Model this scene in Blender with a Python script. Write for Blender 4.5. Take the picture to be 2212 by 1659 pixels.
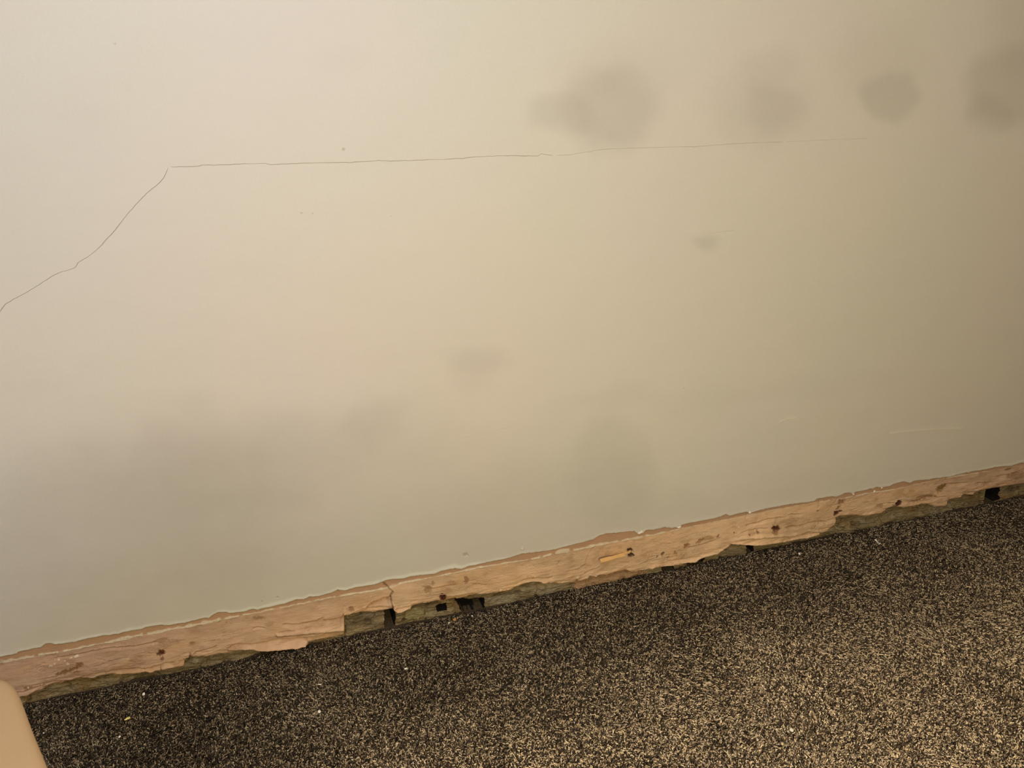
import bpy, math, random
import numpy as np
from mathutils import Matrix, Vector
from mathutils.geometry import delaunay_2d_cdt

random.seed(7)
rng = np.random.default_rng(11)
for o in list(bpy.data.objects):
    bpy.data.objects.remove(o)
scene = bpy.context.scene
COL = scene.collection

# ------------------------------------------------------------------ camera
W, H, F = 2212.0, 1659.0, 1650.0
CX, CY = W / 2, H / 2
CAM = np.array([0.0, -1.5, 1.325])
VPX, VPY = 6930.0, 89.0                       # where the wall's level lines meet
d = np.array([(VPX - CX) / F, (CY - VPY) / F, 1.0]); d /= np.linalg.norm(d)
u = np.array([0.0, 1.0, -d[1] / d[2]]); u /= np.linalg.norm(u)      # no roll
n = np.cross(d, u); n = n if n[2] > 0 else -n
RIGHT = np.array([d[0], n[0], u[0]]); UP = np.array([d[1], n[1], u[1]]); FWD = np.array([d[2], n[2], u[2]])
cam_data = bpy.data.cameras.new('camera')
cam_data.sensor_fit = 'HORIZONTAL'; cam_data.sensor_width = 36.0
cam_data.lens = 36.0 * F / W; cam_data.clip_start = 0.02; cam_data.clip_end = 50
cam = bpy.data.objects.new('camera', cam_data); COL.objects.link(cam)
cam.matrix_world = Matrix(((RIGHT[0], UP[0], -FWD[0], CAM[0]), (RIGHT[1], UP[1], -FWD[1], CAM[1]),
                           (RIGHT[2], UP[2], -FWD[2], CAM[2]), (0, 0, 0, 1)))
scene.camera = cam

# ------------------------------------------------------------------ world, lamps, exposure
world = bpy.data.worlds.new('world'); scene.world = world; world.use_nodes = True
world.node_tree.nodes['Background'].inputs[0].default_value = (0.5, 0.47, 0.42, 1)
world.node_tree.nodes['Background'].inputs[1].default_value = 0.05
scene.view_settings.view_transform = 'Standard'; scene.view_settings.look = 'None'
scene.view_settings.gamma = 1.0; scene.view_settings.use_curve_mapping = False
scene.view_settings.exposure = 0.0
def lamp(name, kind, loc, energy, color, **kw):
    L = bpy.data.lights.new(name, kind); L.energy = energy; L.color = color
    for k, v in kw.items(): setattr(L, k, v)
    o = bpy.data.objects.new(name, L); COL.objects.link(o); o.location = loc
    return o
lamp('high_cool_light', 'POINT', (-0.1, -1.25, 1.85), 33.0, (0.52, 0.69, 1.0), shadow_soft_size=0.06)  # unseen source, place and blue tint fitted to the wall's brightness
lamp('low_warm_light', 'POINT', (0.32, -1.8, 0.95), 62.0, (1.0, 0.84, 0.515), shadow_soft_size=0.09)  # unseen source, set low to match how the wall's brightness falls off
lamp('left_cool_fill', 'POINT', (-1.2, -1.7, 0.8), 11.0, (0.1, 0.3, 1.0), shadow_soft_size=0.3)  # added cool fill for the lower left, no window is modelled here

# ------------------------------------------------------------------ helpers
def S(c):
    """sRGB 0-255 to linear"""
    c = np.asarray(c, float) / 255.0
    return np.where(c <= 0.04045, c / 12.92, ((c + 0.055) / 1.055) ** 2.4)
def ray(px, py):
    x = (px - CX) / F; y = (CY - py) / F
    return x * RIGHT + y * UP + FWD
def wall_pt(px, py, y=0.0):
    r = ray(px, py); t = (y - CAM[1]) / r[1]; p = CAM + t * r
    return p[0], p[2]
def floor_pt(px, py, z=0.0):
    r = ray(px, py); t = (z - CAM[2]) / r[2]; p = CAM + t * r
    return p[0], p[1]
def to_px(X, Y, Z):
    rx, ry, rz = X - CAM[0], Y - CAM[1], Z - CAM[2]
    a = rx * RIGHT[0] + ry * RIGHT[1] + rz * RIGHT[2]
    b = rx * UP[0] + ry * UP[1] + rz * UP[2]
    c = rx * FWD[0] + ry * FWD[1] + rz * FWD[2]
    return CX + F * a / c, CY - F * b / c

def _h(ix, iy, seed):
    v = (ix.astype(np.int64) * 374761393 + iy.astype(np.int64) * 668265263 + seed * 974711) & 0xffffffff
    v = ((v ^ (v >> 13)) * 1274126177) & 0xffffffff
    v = (v ^ (v >> 16)) & 0xffffffff
    return v / 4294967295.0
def vnoise(x, y, seed=0):
    ix = np.floor(x); iy = np.floor(y); fx = x - ix; fy = y - iy
    fx = fx * fx * fx * (fx * (fx * 6 - 15) + 10); fy = fy * fy * fy * (fy * (fy * 6 - 15) + 10)
    a = _h(ix, iy, seed); b = _h(ix + 1, iy, seed); c = _h(ix, iy + 1, seed); e = _h(ix + 1, iy + 1, seed)
    return (a * (1 - fx) + b * fx) * (1 - fy) + (c * (1 - fx) + e * fx) * fy
def fbm(x, y, seed=0, octs=4, gain=0.5):
    s = 0; a = 1; t = 0
    for k in range(octs):
        s = s + a * (vnoise(x * 2 ** k, y * 2 ** k, seed + k * 17) - 0.5) * 2; t += a; a *= gain
    return s / t
def sstep(e0, e1, x):
    t = np.clip((x - e0) / (e1 - e0), 0, 1); return t * t * (3 - 2 * t)
def poly_dist(px, py, pts):
    """distance to a polyline, and signed height (positive = below it in the picture)"""
    pts = np.asarray(pts, float); best = np.full(px.shape, 1e9)
    for (x0, y0), (x1, y1) in zip(pts[:-1], pts[1:]):
        dx, dy = x1 - x0, y1 - y0; L = dx * dx + dy * dy + 1e-9
        t = np.clip(((px - x0) * dx + (py - y0) * dy) / L, 0, 1)
        best = np.minimum(best, np.hypot(px - x0 - t * dx, py - y0 - t * dy))
    o = np.argsort(pts[:, 0]); below = py - np.interp(px, pts[o, 0], pts[o, 1])
    return best, below
def inside(px, py, poly):
    c = np.zeros(px.shape, bool); q = len(poly)
    for i in range(q):
        x0, y0 = poly[i]; x1, y1 = poly[(i + 1) % q]
        if y0 == y1: continue
        c ^= ((y0 > py) != (y1 > py)) & (px < (x1 - x0) * (py - y0) / (y1 - y0) + x0)
    return c
def ellipse(px, py, cx, cy, rx, ry, ang=0.0):
    a = math.radians(ang); dx = px - cx; dy = py - cy
    return np.hypot((dx * math.cos(a) + dy * math.sin(a)) / rx, (-dx * math.sin(a) + dy * math.cos(a)) / ry)

def mesh_np(name, verts, faces, mat, parent=None, color=None, smooth=True):
    """faces: integer array (n,3) or (n,4)"""
    me = bpy.data.meshes.new(name); verts = np.asarray(verts, np.float32); faces = np.asarray(faces, np.int32)
    k = faces.shape[1]
    me.vertices.add(len(verts)); me.vertices.foreach_set('co', verts.ravel())
    me.loops.add(faces.size); me.loops.foreach_set('vertex_index', faces.ravel())
    me.polygons.add(len(faces)); me.polygons.foreach_set('loop_start', np.arange(0, faces.size, k, dtype=np.int32))
    me.polygons.foreach_set('loop_total', np.full(len(faces), k, np.int32))
    me.polygons.foreach_set('use_smooth', np.full(len(faces), smooth, bool))
    me.update(calc_edges=True); me.validate()
    if color is not None:
        at = me.attributes.new('tone', 'FLOAT_COLOR', 'POINT')
        c = np.ones((len(verts), 4), np.float32); c[:, :3] = color
        at.data.foreach_set('color', c.ravel())
    me.materials.append(mat)
    o = bpy.data.objects.new(name, me); COL.objects.link(o)
    if parent: o.parent = parent
    return o
def tag(o, label=None, cat=None, group=None, kind=None):
    if label: o['label'] = label
    if cat: o['category'] = cat
    if group: o['group'] = group
    if kind: o['kind'] = kind
    return o
def grid_faces(nx, nz):
    i = np.arange(nx - 1)[:, None] * nz + np.arange(nz - 1)[None, :]
    return np.stack([i, i + nz, i + nz + 1, i + 1], -1).reshape(-1, 4)

def material(name, rough=0.9, color=None, attr=False, bump=None, spec=0.3, noise=None):
    """bump: list of (scale, strength, distance, stretch); noise: (scale, amount) tint variation"""
    m = bpy.data.materials.new(name); m.use_nodes = True; nt = m.node_tree; N = nt.nodes; Lk = nt.links
    b = N['Principled BSDF']; b.inputs['Roughness'].default_value = rough
    b.inputs['Specular IOR Level'].default_value = spec
    tc = N.new('ShaderNodeTexCoord')
    if attr:
        a = N.new('ShaderNodeAttribute'); a.attribute_name = 'tone'; out = a.outputs['Color']
    else:
        r = N.new('ShaderNodeRGB'); r.outputs[0].default_value = (*color, 1); out = r.outputs[0]
    if noise:
        nz = N.new('ShaderNodeTexNoise'); nz.inputs['Scale'].default_value = noise[0]; nz.inputs['Detail'].default_value = 5
        Lk.new(tc.outputs['Object'], nz.inputs['Vector'])
        mr = N.new('ShaderNodeMapRange'); mr.inputs[1].default_value = 0.25; mr.inputs[2].default_value = 0.75
        mr.inputs[3].default_value = 1 - noise[1]; mr.inputs[4].default_value = 1 + noise[1]
        Lk.new(nz.outputs['Fac'], mr.inputs[0])
        vm = N.new('ShaderNodeVectorMath'); vm.operation = 'SCALE'
        Lk.new(out, vm.inputs[0]); Lk.new(mr.outputs[0], vm.inputs['Scale']); out = vm.outputs[0]
    Lk.new(out, b.inputs['Base Color'])
    prev = None
    for (sc, st, dist, stretch) in (bump or []):
        mp = N.new('ShaderNodeMapping'); mp.inputs['Scale'].default_value = stretch
        Lk.new(tc.outputs['Object'], mp.inputs['Vector'])
        nz = N.new('ShaderNodeTexNoise'); nz.inputs['Scale'].default_value = sc; nz.inputs['Detail'].default_value = 4
        Lk.new(mp.outputs[0], nz.inputs['Vector'])
        bp = N.new('ShaderNodeBump'); bp.inputs['Strength'].default_value = st; bp.inputs['Distance'].default_value = dist
        Lk.new(nz.outputs['Fac'], bp.inputs['Height'])
        if prev: Lk.new(prev.outputs[0], bp.inputs['Normal'])
        prev = bp
    if prev: Lk.new(prev.outputs[0], b.inputs['Normal'])
    return m

M_paint = material('wall_paint', 0.62, attr=True, spec=0.35, noise=(600, 0.026),
                   bump=[(420, 0.22, 0.0010, (1, 1, 1)), (9, 0.5, 0.004, (1, 1, 1.5)), (60, 0.12, 0.001, (1, 1, 2))])
M_plain = material('room_paint', 0.8, color=S((205, 196, 180)), bump=[(300, 0.1, 0.001, (1, 1, 1))])
M_ceiling = material('ceiling_paint', 0.9, color=S((225, 220, 210)), bump=[(200, 0.1, 0.001, (1, 1, 1))])
M_plaster = material('bare_plaster', 0.82, attr=True, spec=0.25, noise=(500, 0.05),
                     bump=[(200, 0.5, 0.0020, (0.5, 1, 1.6)), (1100, 0.2, 0.0005, (1, 1, 1))])
M_stone = material('rubble_masonry', 0.95, attr=True, spec=0.15, noise=(350, 0.22),
                   bump=[(150, 1.0, 0.005, (0.5, 1, 1.6)), (900, 0.5, 0.001, (1, 1, 1))])
M_backing = material('carpet_backing', 1.0, color=S((96, 81, 61)), spec=0.05, noise=(330, 0.9), bump=[(500, 1.0, 0.004, (1, 1, 1))])
M_pile = material('carpet_yarn', 0.85, attr=True, spec=0.25)

# ------------------------------------------------------------------ traced outlines (photo points on the wall plane)
PAINT = [(0,1417.5),(36,1411.5),(40,1406.6),(89,1397.6),(99,1389.7),(111,1388.5),(119,1391),(149,1387.7),(199,1376.7),(219,1372.8),
 (258,1367.8),(263,1365.5),(308,1357.8),(314,1354),(348,1349),(358,1350),(380,1347.4),(425,1338.5),(443,1333),(450.5,1335),(458,1328.6),
 (470,1322.3),(488,1321.2),(496,1323.5),(528,1319.6),(543,1315),(561,1315),(615,1303),(640,1294),(655,1294),(669,1288),(687,1286.6),
 (714,1280),(729,1273.5),(745,1274.5),(767,1267.7),(808,1262),(834,1252),(850,1249.6),(873,1248.7),(888,1244),(940,1238),(953,1232.4),
 (982,1226),(996,1228.5),(1011,1222.5),(1043,1216),(1100,1204),(1128,1195),(1184,1188.7),(1231,1177),(1267,1168),(1281,1164),(1294,1155),
 (1312,1151),(1370,1146),(1375,1150.7),(1388,1150.7),(1393,1143.5),(1411,1143.5),(1435,1138),(1450,1139.5),(1468,1136.7),(1472,1132),
 (1508,1125),(1537,1119.6),(1556,1115),(1566,1109.6),(1575,1113),(1611,1105),(1620,1107),(1635,1102.4),(1696,1089.7),(1757,1082),
 (1763,1077),(1795,1071),(1806,1072),(1826,1064),(1837,1064),(1841,1067),(1846,1062),(1864,1059),(1880,1054),(1884,1055),(1892,1050),
 (1899,1052.6),(1909,1051),(1922,1049),(1930,1044.4),(1951,1039.5),(1965,1043),(1972,1038.6),(1998,1035.7),(2050,1028.7),(2092,1019),
 (2127,1013),(2149,1008),(2184,1005.6),(2203,999.7),(2212,999)]
EDGE = [(0,1519),(30,1511),(50,1506),(59,1505),(83,1493.5),(114,1481),(138,1478),(172,1470),(200,1466.5),(209,1465),(239,1460),(298,1457),(314,1452),
 (326,1455),(350,1451),(368,1447),(396,1441),(398,1437),(399,1428.5),(408,1425.5),(452,1420),(488,1415),(517,1405.5),(561,1405.5),(597,1407),(624,1403.6),
 (662,1396.5),(669,1395.5),(738,1381),(743.6,1377.4),(744.6,1338),(752,1339),(808,1324.7),(848,1317.4),(851,1318),(857,1324.7),(866,1322),
 (886,1313),(890,1308.4),(911,1301),(949,1299),(962,1300),(990,1296),(1040,1288),(1086,1280),(1102,1277),(1117,1267),(1147,1260),(1169,1260),
 (1175,1265.5),(1184,1262),(1209,1263.7),(1238,1260),(1247,1255.6),(1254,1257),(1269,1253),(1274,1246.5),(1287,1249),(1298,1244),(1312,1244.7),
 (1339,1234.8),(1352,1232),(1366,1240),(1375,1238),(1384,1234.8),(1402,1230),(1414,1227),(1445,1224.4),(1472,1221.7),(1485,1218),(1497,1218),
 (1515,1209),(1530,1203.7),(1550,1198),(1573,1182),(1584,1176.5),(1613,1180),(1640,1180),(1671,1174.7),(1711,1169),(1743,1163),(1770,1155.7),
 (1781,1152),(1790,1148),(1801,1138),(1806,1128),(1810,1119),(1815,1116.5),(1842,1114),(1876,1115.6),(1890,1112),(1905,1111.6),(1917,1102),(1933,1095),
 (1947,1096.6),(1953,1098.7),(1971,1096),(1985,1092.6),(1990,1089.7),(2007,1091),(2021,1095.6),(2042,1096),(2050,1084),(2059,1079.6),(2075,1076.7),
 (2081,1070),(2104,1069),(2113,1063),(2127,1058),(2139,1057),(2175,1052),(2198,1047.6),(2212,1047.6)]
WHITE = [(0,1431),(36,1425.5),(87,1415.5),(139,1406.6),(199,1394.6),(235,1388),(298,1373.8),(348,1365),(380,1357.5),(407,1354),(443,1346),
 (492,1336),(528,1328.6),(557,1323),(600,1314),(651,1304),(705,1293),(763,1283),(808,1276),(838,1270),(866,1259.6),(917,1250.5),(966,1241.5),(1007,1232.4),
 (1038,1226),(1091,1216.7),(1133,1211),(1167,1204),(1205,1194.5),(1249,1187.8),(1285,1178.7),(1339,1168.8),(1381,1161.5),(1436,1150),
 (1478,1141),(1560,1124),(1660,1104),(1745,1088),(1826,1076),(1863,1068),(1890,1063.4),(1917,1060),(1951,1053),(2050,1031),(2107,1023),(2212,1004)]
X0, X1 = -1.75, 3.5
def to_world_line(pts, seed, amp):
    w = np.array([wall_pt(*p) for p in pts])
    o = np.argsort(w[:, 0]); w = w[o]
    keep = [0]
    for i in range(1, len(w)):
        if w[i, 0] - w[keep[-1], 0] > 0.0004: keep.append(i)
    w = w[keep]
    def ext(xs, z0, sd):
        return np.stack([xs, z0 + amp * (fbm(xs * 9, xs * 0 + sd, seed, 5, .6))], 1)
    zl, zr = w[:8, 1].mean(), w[-8:, 1].mean()
    L = ext(np.arange(X0, w[0, 0] - 0.02, 0.01), zl, 3.3); R = ext(np.arange(w[-1, 0] + 0.02, X1 + 0.001, 0.01), zr, 7.7)
    return np.concatenate([L, w, R])
paint_w = to_world_line(PAINT, 5, 0.008); edge_w = to_world_line(EDGE, 9, 0.014); white_w = to_world_line(WHITE, 13, 0.0008)

# ------------------------------------------------------------------ back wall: painted skim coat
xs_e = np.arange(X0, X1 + 1e-6, 0.0018)
# keep the sharp traced corners too
xs_e = np.unique(np.round(np.concatenate([xs_e, paint_w[:, 0]]), 5))
ze = np.interp(xs_e, paint_w[:, 0], paint_w[:, 1]) + 0.0007 * fbm(xs_e * 90, xs_e * 0, 21, 4, .65) \
     - 0.0010 * (vnoise(xs_e * 160, xs_e * 0 + 4, 5) > 0.86)
boundary = [(X0, ze[0])] + [(float(a), float(b)) for a, b in zip(xs_e[1:-1], ze[1:-1])] + [(X1, float(ze[-1])), (X1, 2.4), (X0, 2.4)]
CRACKS = [  # photo points, width in mm, depth in mm
 ([(-260,900),(-160,800),(-60,730),(0,673),(13.6,655),(38,641.7),(78.7,618.7),(116.6,594),(135.6,586),(162.7,578),(168.7,567),(190,555),(217,532),(252,492.6),(282,454.6),
   (309,424.8),(336.3,401.7),(352.6,386.8),(360.7,369),(365,360)], 1.0, 2.5),
 ([(366.5,360.2),(431,359),(435.3,356),(472,356),(573,352.4),(581,355.4),(665,351.9),(757.7,350.5),(820,346.5),(839,347.8),(907,345.6),(1000,341.9),
   (1010,339.7),(1081,336),(1162.7,336.8),(1168,332),(1195,335.5)], 1.1, 2.5),
 ([(1199,335.4),(1230,334),(1298,322.7),(1352.6,320),(1461,317),(1500,316.5),(1590,309.6),(1693,305.8)], 0.7, 1.2),
 ([(1697,305.6),(1809,301),(1876,299)], 0.4, 0.6),
 ([(975,950),(1010,943),(1050,936),(1080,926),(1112,922)], 0.35, 0.5),
 ([(716,988),(745,983),(785,978)], 0.35, 0.5),
 ([(1532,504),(1560,500),(1588,496)], 0.4, 0.6),
 ([(820,1248),(822,1249)], 0.2, 0.2),
]
pts2 = list(boundary); edges2 = [(i, (i + 1) % len(boundary)) for i in range(len(boundary))]
depth_at = {}; crack_pts = []
for pl, wmm, dmm in CRACKS:
    w = np.array([wall_pt(*p) for p in pl]); seg = np.hypot(*np.diff(w, axis=0).T); s = np.concatenate([[0], np.cumsum(seg)])
    nn = max(4, int(s[-1] / 0.0045)); t = np.linspace(0, s[-1], nn)
    cx = np.interp(t, s, w[:, 0]); cz = np.interp(t, s, w[:, 1])
    jit = 0.0008 * fbm(t * 120, t * 0 + wmm, 31, 3); tx = np.gradient(cx); tz = np.gradient(cz); L = np.hypot(tx, tz) + 1e-9
    nxv, nzv = -tz / L, tx / L; cx = cx + jit * nxv; cz = cz + jit * nzv
    wd = wmm * 0.001 * (0.45 + 0.9 * vnoise(t * 35, t * 0, 77)) * np.clip(np.minimum(t, s[-1] - t) / 0.006, 0.02, 1) * 0.5 + 1e-5
    base = len(pts2)
    a = [(cx[i] + nxv[i] * wd[i], cz[i] + nzv[i] * wd[i]) for i in range(nn)]
    c = [(cx[i], cz[i]) for i in range(nn)]
    b = [(cx[i] - nxv[i] * wd[i], cz[i] - nzv[i] * wd[i]) for i in range(nn)]
    pts2 += a + c + b
    for k in range(3):
        edges2 += [(base + k * nn + i, base + k * nn + i + 1) for i in range(nn - 1)]
    for i in range(nn): depth_at[base + nn + i] = dmm * 0.001 * (1 if 0 < i < nn - 1 else 0)
    crack_pts += c
crack_pts = np.array(crack_pts)
free = []
gx, gz = np.meshgrid(np.arange(-1.0, 2.75, 0.012), np.arange(0.1, 1.75, 0.012)); free.append(np.stack([gx.ravel(), gz.ravel()], 1))
gx, gz = np.meshgrid(np.arange(X0 + .08, X1, 0.08), np.arange(0.2, 2.39, 0.08)); q = np.stack([gx.ravel(), gz.ravel()], 1)
free.append(q[(q[:, 0] < -1.02) | (q[:, 0] > 2.76) | (q[:, 1] > 1.76)])
for k, off in enumerate((0.0016, 0.0035, 0.006, 0.009, 0.013, 0.018, 0.025)):
    xx = np.arange(X0 + .01, X1 - .01, 0.0022 * (1 + 0.25 * k)); free.append(np.stack([xx, np.interp(xx, xs_e, ze) + off + 0.0003 * rng.standard_normal(len(xx))], 1))
CHIPS = [(1006,1197,11,9),(1128,1184,6,6),(566,1298,5,4),(600,1289,7,4),(248,96,4,5),(743,322,5,7),(651,460,4,3),(676,461,5,3),(313,390,3,3),
         (845,467,4,3),(1394,1146,9,9),(1476,838,3,3)]
SCR = [[(1683,911),(1698,904),(1716,902)],[(1922,936),(1960,931),(2010,927),(2075,925)],[(2030,1033),(2110,1017),(2212,994)]]
for cx_, cy_, rx_, ry_ in CHIPS:
    wx, wz = wall_pt(cx_, cy_); gx, gz = np.meshgrid(np.arange(-14, 15) * 0.001, np.arange(-14, 15) * 0.001); free.append(np.stack([(wx + gx).ravel(), (wz + gz).ravel()], 1))
for pl in SCR:
    w = np.array([wall_pt(*p) for p in pl]); t = np.arange(w[0, 0], w[-1, 0], 0.003); zz = np.interp(t, w[:, 0], w[:, 1])
    for off in (-0.0022, -0.0008, 0.0, 0.0008, 0.0022): free.append(np.stack([t, zz + off], 1))
fp = np.concatenate(free)
fp = fp[(fp[:, 0] > X0 + 0.003) & (fp[:, 0] < X1 - 0.003) & (fp[:, 1] < 2.395)]
fp = fp[fp[:, 1] > np.interp(fp[:, 0], xs_e, ze) + 0.0013]
# clear of the cracks
key = set()
for cx_, cz_ in crack_pts:
    i, j = int(cx_ / 0.003), int(cz_ / 0.003)
    for a in (-1, 0, 1):
        for b in (-1, 0, 1): key.add((i + a, j + b))
ij = (fp / 0.003).astype(int); ok = np.array([(a, b) not in key for a, b in ij]); fp = fp[ok]
pts2 += [(float(a), float(b)) for a, b in fp]
vo, eo, fo, ov, oe, of_ = delaunay_2d_cdt([Vector(p) for p in pts2], edges2, [list(range(len(boundary)))], 1, 1e-6)
V2 = np.array([(v.x, v.y) for v in vo])
dep = np.zeros(len(V2))
for i, src in enumerate(ov):
    for s_ in src:
        if s_ in depth_at: dep[i] = depth_at[s_]
onb = [-1] * len(boundary)
for i, src in enumerate(ov):
    for s_ in src:
        if s_ < len(boundary): onb[s_] = i
PXw, PYw = to_px(V2[:, 0], np.zeros(len(V2)), V2[:, 1])
T_PAINT = -0.0022                                  # skim coat stands proud of the old plaster
yy = np.full(len(V2), T_PAINT) + dep
# gentle hollows and swellings of a hand-trowelled wall
yy += 0.0012 * fbm(V2[:, 0] * 2.2, V2[:, 1] * 2.8, 50, 3)
below_edge = V2[:, 1] - np.interp(V2[:, 0], xs_e, ze)
yy += 0.0009 * np.exp(-(below_edge / 0.003) ** 2) * fbm(V2[:, 0] * 60, V2[:, 1] * 60, 3, 2) - 0.0006 * np.exp(-((below_edge - .004) / 0.003) ** 2)
base = np.tile(S((213, 204, 187)), (len(V2), 1)); tint = fbm(V2[:, 0] * 2.6 + 5, V2[:, 1] * 2.6, 61, 2); tint2 = fbm(V2[:, 0] * 3.7, V2[:, 1] * 3.1 + 9, 71, 2)
base *= 1 + np.stack([0.026 * tint, -0.006 * tint + 0.006 * tint2, -0.022 * tint2], 1)
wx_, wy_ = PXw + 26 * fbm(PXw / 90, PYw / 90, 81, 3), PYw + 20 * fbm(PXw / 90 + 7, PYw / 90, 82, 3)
darkened = np.zeros(len(V2))  # strength of soft darker patches blended into the wall colour
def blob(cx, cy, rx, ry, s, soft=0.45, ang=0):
    global darkened
    e = ellipse(wx_, wy_, cx, cy, rx, ry, ang); darkened = 1 - (1 - darkened) * (1 - s * (1 - sstep(1 - soft, 1 + soft, e)))
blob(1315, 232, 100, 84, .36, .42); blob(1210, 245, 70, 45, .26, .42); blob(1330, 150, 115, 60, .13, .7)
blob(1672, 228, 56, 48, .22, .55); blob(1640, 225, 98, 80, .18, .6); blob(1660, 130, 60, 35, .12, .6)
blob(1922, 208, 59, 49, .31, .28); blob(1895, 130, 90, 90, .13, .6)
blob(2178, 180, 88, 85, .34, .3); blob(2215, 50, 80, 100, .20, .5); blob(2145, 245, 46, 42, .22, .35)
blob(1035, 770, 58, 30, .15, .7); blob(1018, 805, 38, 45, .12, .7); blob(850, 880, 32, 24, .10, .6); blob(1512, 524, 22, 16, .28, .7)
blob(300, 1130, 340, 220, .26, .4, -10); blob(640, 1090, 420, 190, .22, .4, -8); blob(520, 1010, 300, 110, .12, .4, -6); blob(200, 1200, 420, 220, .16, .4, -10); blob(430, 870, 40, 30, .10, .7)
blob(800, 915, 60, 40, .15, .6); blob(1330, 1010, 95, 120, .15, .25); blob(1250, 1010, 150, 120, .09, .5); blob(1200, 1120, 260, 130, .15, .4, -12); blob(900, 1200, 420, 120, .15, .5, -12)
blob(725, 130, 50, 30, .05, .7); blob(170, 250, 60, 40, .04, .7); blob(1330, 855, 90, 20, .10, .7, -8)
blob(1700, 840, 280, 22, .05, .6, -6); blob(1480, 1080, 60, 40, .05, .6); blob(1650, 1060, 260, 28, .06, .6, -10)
darkened *= 1 + 0.10 * fbm(PXw / 40, PYw / 40, 91, 3)
col = base * (1 - darkened[:, None] * np.array([0.40, 0.415, 0.43]))
# scraped, paler rim of filler along the ragged edge, thick at the left and thin at the right
rim_px = np.interp(PXw, [0, 60, 260, 420, 600, 700, 880, 1000, 1050, 1200, 1400, 2000, 2212], [5, 6, 8, 4, 10, 5, 12, 12, 5, 3, 3, 1, 6])
bp = below_edge / 0.00116
rim = (1 - sstep(0.55, 1.15, bp / (rim_px * (0.75 + 0.5 * vnoise(PXw / 14, PYw * 0, 6)) + 0.01)))
col = col * (1 - rim[:, None] * 0.75) + np.array(S((222, 219, 200))) * rim[:, None] * 0.75
for pl in SCR:
    dd, _ = poly_dist(PXw, PYw, pl); k = np.exp(-(dd / 1.2) ** 2)[:, None]; col = col * (1 - .4 * k) + np.array(S((235, 222, 196))) * .4 * k; yy -= 0.0004 * k[:, 0]
crk = (dep > 0)[:, None]; col = np.where(crk, col * 0.55, col)
for i, (cx_, cy_, rx_, ry_) in enumerate(CHIPS):
    e = ellipse(PXw + 2.5 * fbm(PXw / 4, PYw / 4, i, 2), PYw + 2.5 * fbm(PXw / 4, PYw / 4 + 9, i, 2), cx_, cy_, rx_ * .55, ry_ * .5, -15)
    k = 1 - sstep(0.6, 1.1, e)
    if i == 1: yy -= 0.0018 * k; continue
    if i == 10: continue
    yy += 0.0016 * k * (1 if i == 0 else .5)
    col = col * (1 - .35 * k[:, None]) + np.array(S((150, 125, 85))) * .35 * k[:, None]
verts = np.stack([V2[:, 0], yy, V2[:, 1]], 1)
tri = []
for f in fo:
    f = list(f)
    for k in range(1, len(f) - 1): tri.append((f[0], f[k], f[k + 1]))
tri = np.array(tri)
a, b, c = V2[tri[:, 0]], V2[tri[:, 1]], V2[tri[:, 2]]
area = (b[:, 0] - a[:, 0]) * (c[:, 1] - a[:, 1]) - (b[:, 1] - a[:, 1]) * (c[:, 0] - a[:, 0])
tri[area < 0] = tri[area < 0][:, ::-1]              # face the room (-y)
grv = (dep[tri] > 0).any(1); gi = np.unique(tri[grv]); remap = np.arange(len(verts)); remap[gi] = len(verts) + np.arange(len(gi))
verts = np.concatenate([verts, verts[gi]]); col = np.concatenate([col, col[gi]]); tri[grv] = remap[tri[grv]]
ids = [i for i in onb[:-2] if i >= 0]
low = verts[ids].copy(); low[:, 1] = 0.010; low[:, 2] += 0.0006
nv = len(verts); verts = np.concatenate([verts, low]); col = np.concatenate([col, np.tile(S((196, 180, 150)), (len(low), 1))])
lip = []
for k in range(len(ids) - 1):
    lip += [(ids[k], nv + k, nv + k + 1), (ids[k], nv + k + 1, ids[k + 1])]
tri = np.concatenate([tri, np.array(lip)])
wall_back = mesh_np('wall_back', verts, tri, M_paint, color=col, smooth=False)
me = wall_back.data; sm = np.ones(len(me.polygons), bool); sm[-len(lip):] = False; me.polygons.foreach_set('use_smooth', sm)
tag(wall_back, 'cream painted wall with soft grey patches and a long hairline crack above the stripped skirting line', 'wall', kind='structure')

# ------------------------------------------------------------------ bare plaster band where the skirting board was
BX0, BX1, STEP = X0 + .002, X1 - .002, 0.00125
xb = np.unique(np.round(np.concatenate([np.arange(BX0, -1.0, .004), np.arange(-1.0, 2.75, STEP), np.arange(2.75, BX1, .004), edge_w[(edge_w[:, 0] > BX0) & (edge_w[:, 0] < BX1), 0]]), 5))
xb = xb[np.concatenate([[True], np.diff(xb) > 0.00012])]
ztop = np.interp(xb, paint_w[:, 0], paint_w[:, 1]) + 0.012
zbot = np.interp(xb, edge_w[:, 0], edge_w[:, 1]) + 0.0006 * fbm(xb * 110, xb * 0, 41, 4, .6)
NR = 84
t = np.linspace(0, 1, NR); t = t ** 0.9
Xg = np.repeat(xb[:, None], NR, 1); Zg = ztop[:, None] * (1 - t) + zbot[:, None] * t
P, Q = to_px(Xg, np.zeros_like(Xg), Zg)
hgt = np.zeros_like(Xg)                              # metres, positive towards the room
rel = Zg - zbot[:, None]                             # height above the broken edge
Pn = P + 2.2 * fbm(P / 9, Q / 5, 100, 3); Qn = Q + 1.6 * fbm(P / 9 + 30, Q / 5, 101, 3)
_, bw = poly_dist(Pn * 0 + P, Q + 0.9 * fbm(P / 12, P * 0, 102, 3), WHITE)
under = sstep(-1.0, 1.0, bw)                         # 0 above the filler line, 1 below it
hgt += 0.0011 * fbm(Xg * 22, Zg * 60, 110, 4) * under + 0.0004 * fbm(Xg * 25, Zg * 60, 111, 3) - 0.0008 * (1 - under)
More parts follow.
